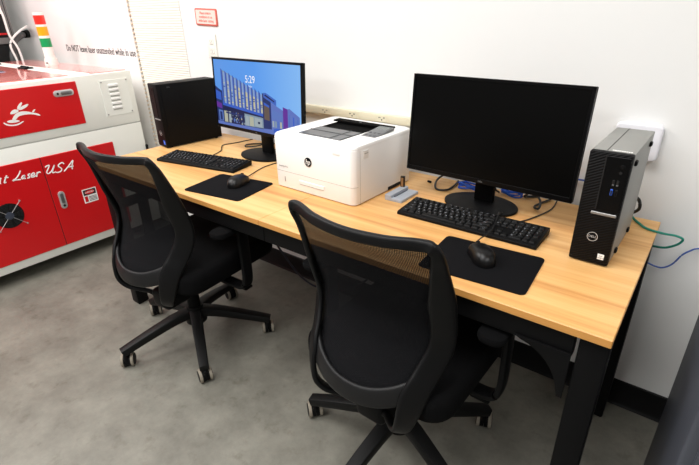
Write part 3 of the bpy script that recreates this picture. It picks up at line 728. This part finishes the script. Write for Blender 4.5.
# ------------------------------------------------------------------ mice and pads
def mouse(loc, rz, label, cable):
    t = thing('computer_mouse', label, 'mouse', loc, rz, 'black computer mice on mouse pads')
    b = bmesh.new(); NU, NV = 28, 10; rows = []
    Lh, Wh, Ht = .0575, .0315, .036
    for j in range(NV+1):
        ph = PI/2*j/NV; row = []
        for i in range(NU):
            a = 2*PI*i/NU; c, s = math.cos(a), math.sin(a)
            sx = math.copysign(abs(c)**.8, c); sy = math.copysign(abs(s)**.85, s)
            rr = math.cos(ph)**.55
            waist = 1-.10*math.exp(-((sy-.1)/.35)**2)
            y = Lh*sy*rr; zz = Ht*math.sin(ph)**.85*(1-.16*(y/Lh)-.22*(y/Lh)**2)
            row.append(b.verts.new((Wh*sx*rr*waist, y, max(.0, zz))))
        rows.append(row)
    for j in range(NV):
        for i in range(NU): b.faces.new((rows[j][i], rows[j][(i+1) % NU], rows[j+1][(i+1) % NU], rows[j+1][i]))
    b.faces.new(rows[0][::-1]); bmesh.ops.remove_doubles(b, verts=b.verts, dist=1e-5); bmesh.ops.recalc_face_normals(b, faces=list(b.faces))
    obj('shell', b, mat('mouse_black', (11, 11, 12), .33, spec=.3), t, 1.2)
    b = bmesh.new(); cyl(b, (-.0035, .030, .0265), (.0035, .030, .0265), .008, n=18); obj('scroll_wheel', b, BLKP2, t)
    b = tube(bmesh.new(), [(0, .052, .0195), (0, .030, .0312), (0, .010, .0358)], .0006, 6); obj('button_seam', b, DARKV, t)
    R = Matrix.Rotation(-rz, 4, 'Z'); Lc = Vector(loc)
    b = tube(bmesh.new(), [R @ (Vector(p)-Lc) for p in cable], .0020, 6); obj('cable', b, BLKC, t)
    return t
def pad(loc, rz, w, d, label):
    o = obj('mouse_pad', prism(bmesh.new(), rrect(-w/2, w/2, -d/2, d/2, .014, 6), 0, .0035, 'z', .0008), PAD)
    o.location = loc; o.rotation_euler = (0, 0, rz); tag(o, label, 'mouse pad', 'black mouse pads on the workbench')
pad((-.3355, .149, TZ), .075, .272, .205, 'black cloth mouse pad in front of the right keyboard')
pad((-1.3500, .149, TZ), .155, .270, .208, 'black cloth mouse pad in front of the left keyboard, near the seam')
ZP = TZ+.0039
mouse((-.345, .166, ZP), .72, 'black mouse with cord on the pad nearest the right computer',
      [(-.381, .206, ZP+.012), (-.386, .225, ZP+.010), (-.383, .262, TZ+.016), (-.374, .300, TZ+.0225), (-.385, .36, TZ+.0285), (-.398, .415, TZ+.0315), (-.405, .44, TZ+.022), (-.405, .47, TZ+.013)])
mouse((-1.338, .186, ZP), .30, 'black mouse with cord on the pad left of the printer',
      [(-1.354, .238, ZP+.012), (-1.365, .262, ZP+.006), (-1.40, .325, TZ+.0025), (-1.418, .385, TZ+.0025), (-1.420, .440, TZ+.0025), (-1.408, .52, TZ+.0025), (-1.385, .62, TZ+.0025)])

# ------------------------------------------------------------------ small things on the bench
t = thing('desk_stand', 'small grey plastic stand on bench at the printer right side', 'stand', (-.757, .436, TZ), .0)
b = prism(bmesh.new(), rrect(-.034, .034, -.058, .058, .003, 3), 0, .010, 'z', .001); obj('tray', b, HUBG, t)
b = box(bmesh.new(), -.034, -.008, -.058, .058, .009, .020, .0015, 1); obj('raised_block', b, HUBG, t)
b = box(bmesh.new(), -.0075, -.002, -.040, .045, .0095, .0145); obj('slot', b, mat('hub_shadow_grey', (110, 114, 122), .6), t)
t = thing('memory_stick', 'small brown and black stick standing upright in the grey stand', 'usb stick', (-.780, .478, TZ+.018), .3)
b = box(bmesh.new(), -.008, .008, -.004, .004, 0, .042, .001, 1); obj('body', b, BLKG, t)
b = box(bmesh.new(), -.006, .003, -.0046, -.003,   .003, .036, .0005, 1); obj('brown_face', b, mat('brown_label', (142, 100, 58), .5), t)

def cable(name, label, pts, r, m, cat='cable', group=None):
    o = obj(name, tube(bmesh.new(), [Vector(p)-Vector(pts[0]) for p in pts], r, 8), m); o.location = pts[0]
    return tag(o, label, cat, group)
o = obj('cable_clip', box(bmesh.new(), -.009, .009, -.004, .004, 0, .008, .002, 2), BLKP); o.location = (-.748, .621, TZ); o.rotation_euler = (0, 0, -.35)
tag(o, 'tiny black clip lying alone on the bench left of the dark monitor base', 'clip')
cable('display_cable', 'thick black cable looped on bench left of the blank monitor base', [(-.56, .60, TZ+.13), (-.63, .63, TZ+.055), (-.70, .66, TZ+.032), (-.722, .63, TZ+.012), (-.69, .565, TZ+.0048), (-.652, .575, TZ+.005), (-.650, .63, TZ+.005), (-.660, .685, TZ+.005)], .0038, BLKC)
t = thing('coiled_blue_cable', 'bright blue cable coiled behind the blank monitor stand', 'cable', (-.575, .645, TZ))
for j in range(3):
    pts = []
    for i in range(15):
        a = 2*PI*i/14
        pts.append((.060*math.cos(a)+random.uniform(-.006, .006), .024*math.sin(a)+random.uniform(-.005, .005), .006+.007*j+.004*math.sin(3*a+j)))
    obj('coil', tube(bmesh.new(), pts, .0035, 8), BLUEB, t)
t = thing('coiled_blue_cable', 'bright blue cable bunch right of the blank monitor neck', 'cable', (-.445, .662, TZ))
for j in range(3):
    pts = []
    for i in range(13):
        a = 2*PI*i/12
        pts.append((.034*math.cos(a)+random.uniform(-.005, .005), .016*math.sin(a)+random.uniform(-.004, .004), .006+.007*j+.004*math.sin(2*a+j)))
    obj('coil', tube(bmesh.new(), pts, .0032, 8), BLUEB, t)
cable('power_cable', 'black power cable lying behind the right monitor base toward the right computer', [(-.40, .665, TZ+.042), (-.36, .64, TZ+.035), (-.33, .60, TZ+.024), (-.325, .57, TZ+.010), (-.345, .60, TZ+.005), (-.32, .69, TZ+.005)], .0038, BLKC)
cable('power_cable', 'thin black cable tangled below the right edge of the dark screen', [(-.43, .700, TZ+.050), (-.38, .69, TZ+.046), (-.372, .685, TZ+.035), (-.382, .655, TZ+.03), (-.395, .645, TZ+.014), (-.392, .67, TZ+.0055), (-.36, .695, TZ+.005)], .0042, BLKC)
cable('power_cable', 'black cable looping off the back of the right computer', [(-.10, .600, TZ+.085), (-.085, .65, TZ+.082), (-.068, .668, TZ+.068), (-.060, .665, TZ+.050), (-.064, .672, TZ+.032), (-.085, .684, TZ+.014), (-.12, .690, TZ+.006)], .0050, BLKC)
cable('network_cable', 'green network cable curling off the bench behind right computer', [(-.095, .600, TZ+.060), (-.082, .645, TZ+.030), (-.066, .664, TZ+.006), (-.046, .637, TZ+.0045), (-.026, .614, TZ+.0042), (.006, .604, TZ+.004), (.026, .622, TZ-.004), (.048, .630, TZ-.006), (.067, .634, TZ-.014), (.058, .642, TZ-.036), (.031, .660, TZ-.062), (-.005, .690, TZ-.080), (-.03, .712, TZ-.10), (-.10, .718, TZ-.16)], .0034, GRN)
cable('network_cable', 'thin blue network cable rising along the wall right of the bench', [(-.2, .705, TZ-.10), (-.08, .706, TZ-.13), (-.01, .710, TZ-.146), (.020, .710, TZ-.153), (.041, .710, TZ-.151), (.061, .710, TZ-.132), (.078, .710, TZ-.095), (.094, .711, TZ-.076), (.113, .712, TZ-.063), (.18, .716, TZ-.05), (.26, .72, TZ-.06)], .0026, BLU)
cable('network_cable', 'short blue cable on the bench between the dark monitor and right computer', [(-.185, .62, TZ+.09), (-.205, .68, TZ+.088), (-.245, .722, TZ+.080), (-.30, .728, TZ+.070), (-.36, .726, TZ+.04), (-.40, .715, TZ+.005)], .0030, BLU)
cable('hanging_cable', 'dark navy cable drooping under the bench between the two chairs', [(-1.62, .55, TZ-.10), (-1.52, .48, TZ-.30), (-1.46, .45, TZ-.386), (-1.401, .45, TZ-.449), (-1.341, .45, TZ-.505), (-1.279, .45, TZ-.539), (-1.199, .45, TZ-.548), (-1.08, .47, TZ-.53), (-.95, .52, TZ-.44), (-.85, .60, TZ-.25), (-.82, .645, TZ-.11)], .0045, NAVY)
cable('display_cable', 'thin black cables on the bench beside the lit monitor base', [(-1.63, .625, TZ+.03), (-1.68, .60, TZ+.010), (-1.735, .570, TZ+.0035), (-1.765, .60, TZ+.0035), (-1.735, .64, TZ+.0035), (-1.66, .69, TZ+.0035)], .003, BLKC)

# ------------------------------------------------------------------ laser machine
lm = thing('laser_cutter', 'large red and white laser engraving machine left of the workbench', 'laser cutter', (-2.8, 0, 0))
Y0, Y1, XB, H1 = -1.15, .632, -1.42, 1.055
b = box(bmesh.new(), XB, 0, Y0, Y1, .085, .747, .006, 2); obj('cabinet', b, LASW, lm)
b = box(bmesh.new(), XB+.004, -.003, Y0+.004, Y1-.003, .742, .754); obj('body_seam', b, mat('seam_shadow', (176, 176, 170), .7), lm)
b = box(bmesh.new(), XB, 0, Y0, Y1, .751, H1, .007, 2); obj('upper_body', b, LASW, lm)
b = box(bmesh.new(), -.006, .006, -1.0, .303, .800, 1.030, .002, 1); dr = obj('drawer_front', b, RED, lm)
for y0, y1 in ((-.96, .0150), (.0175, .425)):
    b = box(bmesh.new(), -.006, .006, y0, y1, .135, .665, .002, 1)
    o = obj('cabinet_door', b, RED, lm)
    if y0 > 0: dR = o
    else: dL = o
def oval(cy, cz, ry, rz, r=None):
    return rrect(cy-ry, cy+ry, cz-rz, cz+rz, min(ry, rz)*.95, 6)
b = prism(bmesh.new(), oval(.225, .978, .053, .017), .004, .013, 'x', .003); h = obj('latch', b, CHROME, dr)
prism(b := bmesh.new(), oval(.238, .978, .030, .009), .012, .0148, 'x', .001); obj('latch_lever', b, mat('brushed_steel', (150, 150, 150), .35, .9), h)
b = prism(bmesh.new(), ell(.193, .978, .006, .006, 14), .012, .015, 'x'); obj('keyhole', b, DARKV, h)
b = prism(bmesh.new(), oval(.064, .405, .0175, .052), .004, .013, 'x', .003); h = obj('latch', b, CHROME, dR)
b = prism(bmesh.new(), oval(.064, .415, .009, .030), .012, .0148, 'x', .001); obj('latch_lever', b, mat('brushed_steel', (150, 150, 150), .35, .9), h)
b = prism(bmesh.new(), ell(.064, .372, .007, .007, 14), .012, .015, 'x'); obj('keyhole', b, DARKV, h)
b = box(bmesh.new(), -.004, .0045, .0140, .0185, .135, .665); obj('door_gap', b, DARKV, lm)
# rabbit-swoosh emblem
S = dict(arch=[(-0.0512, 0.8816), (-0.0419, 0.8964), (-0.0256, 0.9099), (-0.004, 0.9156), (0.0205, 0.9131), (0.0482, 0.9029), (0.0716, 0.8934), (0.0818, 0.8831), (0.076, 0.8813), (0.0551, 0.8906), (0.0309, 0.8964), (0.0006, 0.8972), (-0.0207, 0.8927), (-0.0372, 0.8791)],
 head=[(-0.052, 0.9117), (-0.0435, 0.9238), (-0.0269, 0.9303), (-0.0134, 0.9259), (-0.0121, 0.9186), (-0.0248, 0.9125), (-0.0404, 0.9097)],
 ear1=[(-0.0147, 0.9299), (-0.0078, 0.9451), (0.0086, 0.9588), (0.0158, 0.9577), (0.0065, 0.9428), (-0.0076, 0.9288)],
 ear2=[(-0.0095, 0.9274), (0.0081, 0.9398), (0.0355, 0.9476), (0.0408, 0.9446), (0.029, 0.9338), (0.0035, 0.9242)],
 tail=[(0.049, 0.9056), (0.058, 0.9153), (0.0667, 0.9166), (0.0614, 0.9091), (0.0546, 0.9035)],
 rip=[(-0.0949, 0.8733), (-0.0843, 0.8604), (-0.0623, 0.8523), (-0.0326, 0.8522), (-0.007, 0.8625), (-0.003, 0.8673), (-0.011, 0.866), (-0.0358, 0.8584), (-0.0605, 0.8586), (-0.08, 0.8667), (-0.0896, 0.875)],
 rip1=[(-0.0766, 0.8781), (-0.0632, 0.8822), (-0.0487, 0.8817), (-0.0348, 0.8786), (-0.0223, 0.8736), (-0.0226, 0.8692), (-0.0384, 0.8666), (-0.0577, 0.868), (-0.0713, 0.8716)])
b = bmesh.new()
for k, v in S.items():
    P = [(p.x, p.y) for p in catmull([(y, z, 0) for y, z in v], 3, True)]
    prism(b, P, .0055, .0072, 'x')
obj('emblem', b, WHITEP, dr)
# brush-script lettering across the doors
LT = [[(-.440, .585), (-.418, .630), (-.440, .626)], [(-.432, .630), (-.402, .628), (-.398, .612), (-.424, .604), (-.404, .578)],
      [(-.366, .600), (-.384, .598), (-.388, .580), (-.372, .584), (-.364, .600), (-.370, .580), (-.356, .582)],
      [(-.322, .628), (-.338, .580), (-.316, .582), (-.312, .598), (-.332, .596)], [(-.270, .624), (-.286, .578), (-.264, .580), (-.260, .596), (-.280, .594)],
      [(-0.1851, 0.6082), (-0.1926, 0.5936), (-0.1974, 0.5812), (-0.1932, 0.5812)], [(-0.1573, 0.6135), (-0.1752, 0.5854), (-0.1775, 0.5779), (-0.1687, 0.5791)], [(-0.1705, 0.6030), (-0.1525, 0.6012)],
      [(-0.0905, 0.6215), (-0.0945, 0.6160), (-0.1005, 0.6065), (-0.1204, 0.5867), (-0.1392, 0.5781), (-0.1249, 0.579), (-0.102, 0.575)],
      [(-0.0785, 0.5914), (-0.086, 0.5923), (-0.0943, 0.5844), (-0.0935, 0.5758), (-0.0836, 0.5813), (-0.0774, 0.5912), (-0.085, 0.5766), (-0.0778, 0.5745)],
      [(-0.0512, 0.5929), (-0.0592, 0.5925), (-0.0625, 0.587), (-0.0585, 0.5794), (-0.062, 0.5733), (-0.0713, 0.574)],
      [(-0.0484, 0.5792), (-0.0336, 0.5834), (-0.0315, 0.5907), (-0.0389, 0.5927), (-0.0486, 0.5844), (-0.0491, 0.5729), (-0.0365, 0.5732), (-0.0274, 0.5772)],
      [(-.0158, .5935), (-.0210, .5814), (-.0264, .5684)], [(-.0225, .578), (-.0140, .5885), (-.0060, .5905), (-.0015, .5860)]]
LT = [[(y+.048, z) for y, z in st] if k < 5 else st for k, st in enumerate(LT)]
LU = [[(0.0277, 0.6079), (0.0375, 0.6132), (0.0502, 0.6125), (0.0358, 0.5906), (0.0278, 0.579), (0.0349, 0.5704), (0.0529, 0.5794), (0.0766, 0.6083), (0.0611, 0.5832), (0.0562, 0.5698), (0.067, 0.5696)],
      [(0.125, 0.6024), (0.1184, 0.6121), (0.1004, 0.6067), (0.094, 0.597), (0.1032, 0.5859), (0.1064, 0.575), (0.0949, 0.5646), (0.0779, 0.5652), (0.0692, 0.573)],
      [(0.1151, 0.5618), (0.1385, 0.5786), (0.1762, 0.6108), (0.1658, 0.5864), (0.1605, 0.5619)], [(0.1349, 0.5795), (0.1712, 0.5781)]]
for strokes, par in ((LT[:8], dL), (LT[8:], dL), (LU, dR)):
    b = bmesh.new()
    for s in strokes: tube(b, [(.0065, y, z) for y, z in s], .0033, 6, 0, 4, .4, (1, 0, 0))
    obj('lettering', b, WHITEP, par)
# vent plate with louvres, screws
b = box(bmesh.new(), -.002, .004, .430, .600, .812, 1.016, .0015, 1); vp = obj('vent_plate', b, LASW, lm)
for i in range(6):
    z = .985-.0255*i
    b = prism(bmesh.new(), oval(.505, z, .030, .0072), .003, .012, 'x', .003); obj('louvre', b, WHITEP, vp)
    b = box(bmesh.new(), .003, .0065, .477, .533, z-.0135, z-.0085); obj('louvre_gap', b, mat('seam_shadow', (176, 176, 170), .7), vp)
for y in (.440, .590):
    for z in (.823, 1.006):
        b = prism(bmesh.new(), ell(y, z, .004, .004, 12), .003, .007, 'x', .001); obj('screw', b, mat('brushed_steel', (150, 150, 150), .35, .9), vp)
# warning sticker
b = box(bmesh.new(), .005, .0072, .176, .258, .343, .428); st = obj('warning_sticker', b, WHITEP, dR)
b = box(bmesh.new(), .006, .0077, .181, .253, .390, .423); obj('sticker_band', b, TXT, st)
b = prism(bmesh.new(), ell(.217, .4065, .028, .012, 24), .007, .0082, 'x'); obj('sticker_oval', b, RED, st)
b = text_bm('DANGER', .013, .0002); b.transform(T(.0084, .217, .4065) @ FACE_X); obj('lettering', b, WHITEP, st)
b = bmesh.new(); box(b, .007, .0078, .183, .200, .350, .384, mi=0)
for i in range(4): box(b, .007, .0078, .207, .252, .376-.008*i, .379-.008*i, mi=1)
obj('sticker_text', b, [RED, TXT], st)
# fan
def ycirc(r, n=28): return ell(-.207, .402, r, r, n)
b = prism(bmesh.new(), ycirc(.068), .0055, .0075, 'x'); fn = obj('fan', b, DARKV, lm)
b = bmesh.new()
for i in range(7):
    a = 2*PI*i/7
    P = [(-.207+r*math.cos(a+k), .402+r*math.sin(a+k)) for r, k in ((.020, -.25), (.062, -.35), (.064, .22), (.020, .25))]
    prism(b, P, .007, .0095, 'x')
obj('fan_blade', b, mat('fan_blade_dark', (24, 25, 27), .4), fn)
b = prism(bmesh.new(), ycirc(.021), .007, .013, 'x', .002); obj('fan_hub', b, mat('fan_hub_grey', (58, 64, 78), .35), fn)
b = bmesh.new()
for r in (.034, .050, .066):
    pts = [(.014, -.207+r*math.cos(2*PI*i/32), .402+r*math.sin(2*PI*i/32)) for i in range(33)]
    tube(b, pts, .0009, 6, 1, 0, 1., (1, 0, 0))
for a in (.8, 2.37, 3.94, 5.51):
    tube(b, [(.0145, -.207+.02*math.cos(a), .402+.02*math.sin(a)), (.0145, -.207+.094*math.cos(a), .402+.094*math.sin(a))], .0013, 6, 0, 0, 1., (1, 0, 0))
    cyl(b, (.005, -.207+.094*math.cos(a), .402+.094*math.sin(a)), (.016, -.207+.094*math.cos(a), .402+.094*math.sin(a)), .004, n=12)
obj('fan_guard', b, [CHROME, BLKP], fn)
# black catch on the right edge
b = box(bmesh.new(), -.012, .010, Y1-.004, Y1+.010, .505, .600, .004, 2); obj('side_catch', b, BLKP, lm)
# top: red lid panels around a white rail
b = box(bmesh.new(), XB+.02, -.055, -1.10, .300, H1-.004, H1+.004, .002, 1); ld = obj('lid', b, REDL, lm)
b = box(bmesh.new(), -.95, -.60, -.75, .175, H1+.003, H1+.006, .001, 1); obj('lid_window', b, mat('lid_window_blue', (110, 150, 176), .08, spec=.6), ld)
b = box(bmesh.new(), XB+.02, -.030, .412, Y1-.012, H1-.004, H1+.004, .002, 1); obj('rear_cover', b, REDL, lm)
b = box(bmesh.new(), XB+.02, -.030, .308, .405, H1-.004, H1+.005, .002, 1); obj('hinge_rail', b, LASW, lm)
for x in (-1.235, -.69):
    b = box(bmesh.new(), x-.055, x+.055, .290, .345, H1+.003, H1+.014, .003, 1); cyl(b, (x-.05, .315, H1+.014), (x+.05, .315, H1+.014), .008, n=12); obj('hinge', b, BLKP, lm)
# signal light
TX, TY = -.80, .521
tl = obj('signal_light', cyl(bmesh.new(), (TX, TY, H1), (TX, TY, H1+.045), .042, .038, 28), LASW, lm)
b = cyl(bmesh.new(), (TX, TY, H1+.04), (TX, TY, H1+.326), .031, n=28); obj('light_pole', b, LASW, tl)
for z0, c, nm in ((H1+.117, (10, 150, 84), 'green'), (H1+.187, (240, 166, 14), 'amber'), (H1+.255, (226, 44, 32), 'red')):
    b = cyl(bmesh.new(), (TX, TY, z0), (TX, TY, z0+.054), .0322, n=28); o = obj('light_segment', b, mat('signal_'+nm, c, .3), tl); o['label'] = nm+' light segment'
b = cyl(bmesh.new(), (TX+.03, TY-.036, H1+.02), (TX+.036, TY-.046, H1+.021), .004, n=10); obj('light_screw', b, BLKP, tl)
# feet
for x in (-1.3, -.12):
    for y in (-1.0, .5):
        b = cyl(bmesh.new(), (x, y-.02, .04), (x, y+.02, .04), .04, n=24); box(b, x-.04, x+.04, y-.03, y+.03, .06, .088, .003, 1); obj('caster', b, BLKP, lm)

# ------------------------------------------------------------------ things beyond the laser machine
t = thing('equipment_rack', 'dark equipment rack with white notice behind the laser machine, far left', 'rack', (-4.345, 0, 0))
b = box(bmesh.new(), -.60, -.012, -.05, .565, 0, 1.70, .004, 1); obj('cabinet', b, DARKV, t)
RG = mat('rack_grey', (120, 120, 118), .4, .3)
for y in (-.06, .572):
    b = box(bmesh.new(), -.04, 0, y, y+.034, 0, 1.75, .003, 1); po = obj('post', b, RG, t)
    b = box(bmesh.new(), -.03, .001, y+.015, y+.020, 0, 1.75); obj('post_groove', b, DARKV, po)
for z in (.90, 1.172):
    b = box(bmesh.new(), -.03, 0, -.03, .572, z, z+.045, .004, 1); obj('shelf_edge', b, RG, t)
b = box(bmesh.new(), -.01, .001, .30, .56, 1.236, 1.250, .002, 1); obj('red_strip', b, RED, t)
b = box(bmesh.new(), .001, .004, .30, .568, 1.380, 1.62); n_ = obj('notice', b, WHITEP, t)
b = box(bmesh.new(), .003, .0055, .32, .560, 1.422, 1.438); obj('red_line', b, RED, n_)
cable('exhaust_hose', 'dark grey hose bending to the wall behind the laser machine', [(-4.298, .53, 1.02), (-4.298, .532, 1.085), (-4.298, .556, 1.145), (-4.300, .583, 1.193), (-4.31, .625, 1.220), (-4.36, .668, 1.232)], .021, mat('hose_grey', (78, 79, 80), .5), 'hose')
o = obj('hose_collar', cyl(bmesh.new(), (0, 0, 0), (-.045, .050, .004), .026, .030, 24), BLKP); o.location = (-4.372, .680, 1.2325); tag(o, 'black round collar on the wall where the dark grey hose ends', 'collar')
cable('white_cable', 'white cable arching above the dark grey hose behind the laser machine', [(-4.255, .545, 1.02), (-4.255, .536, 1.085), (-4.262, .528, 1.162), (-4.265, .560, 1.215), (-4.27, .624, 1.263), (-4.30, .680, 1.286), (-4.34, .705, 1.290)], .0075, WHITEP)
cable('white_cable', 'white cable hanging down in front of the dark rack post', [(-4.262, .520, 1.46), (-4.250, .535, 1.372), (-4.250, .538, 1.237), (-4.238, .566, 1.14), (-4.236, .572, 1.02)], .0075, WHITEP)

# ------------------------------------------------------------------ dark steel cabinet at the right
t = thing('steel_cabinet', 'dark grey steel cabinet cut off at the right edge beside the workbench', 'cabinet', (.146, -.12, 0))
b = box(bmesh.new(), 0, .46, 0, .565, .0, .80, .008, 3); obj('body', b, STEELD, t)
b = box(bmesh.new(), -.003, .465, -.003, .568, .795, .815, .006, 2); obj('top', b, STEELD, t)
for k in range(3):
    b = box(bmesh.new(), .02, .44, -.012, .002, .05+.245*k, .28+.245*k, .004, 2); d = obj('drawer', b, STEELD, t)
    b = box(bmesh.new(), .17, .29, -.030, -.010, .215+.245*k, .230+.245*k, .004, 2); obj('handle', b, CHROME, d)

# ------------------------------------------------------------------ light
def area(loc, rot, sx, sy, e, col=(1, .99, .975)):
    l = bpy.data.lights.new('ceiling_and_fill_lamp', 'AREA'); l.shape = 'RECTANGLE'; l.size = sx; l.size_y = sy; l.energy = e; l.color = col
    o = bpy.data.objects.new('ceiling_and_fill_lamp', l); C.objects.link(o); o.location = loc; o.rotation_euler = rot; o['kind'] = 'structure'
area((-2.7, -1.0, 2.95), (0, 0, 0), 1.2, 1.8, 66)
area((-4.9, -1.4, 2.95), (0, 0, 0), 1.2, 1.8, 62)  # added fill, brightens the far-left wall and glossy panel
area((-.7, -1.1, 2.95), (0, 0, 0), 1.2, 1.8, 57)
area((1.6, -1.4, 2.95), (0, 0, 0), 1.2, 1.8, 50)
area((-1.6, -3.6, 2.95), (0, 0, 0), 2.4, 1.2, 84)  # added fill behind the camera, lifts the faces turned to the viewer
w = bpy.data.worlds.new('World'); bpy.context.scene.world = w; w.use_nodes = True
w.node_tree.nodes['Background'].inputs[0].default_value = (1, .99, .975, 1); w.node_tree.nodes['Background'].inputs[1].default_value = .24

# ------------------------------------------------------------------ camera
cam = bpy.data.cameras.new('Camera'); cam.sensor_width = 36; cam.lens = 23.968; cam.clip_start = .02
co = bpy.data.objects.new('Camera', cam); C.objects.link(co)
R = Matrix(((0.792323, -0.249153, 0.556909), (0.609763, 0.353799, -0.709235), (-0.020326, 0.901526, 0.432248))).to_4x4()
co.matrix_world = Matrix.Translation((.047567, -.893463, .6025+TZ)) @ R
sc = bpy.context.scene; sc.camera = co
vs = sc.view_settings; vs.view_transform = 'Standard'; vs.look = 'None'; vs.gamma = 1; vs.exposure = 0; vs.use_curve_mapping = False
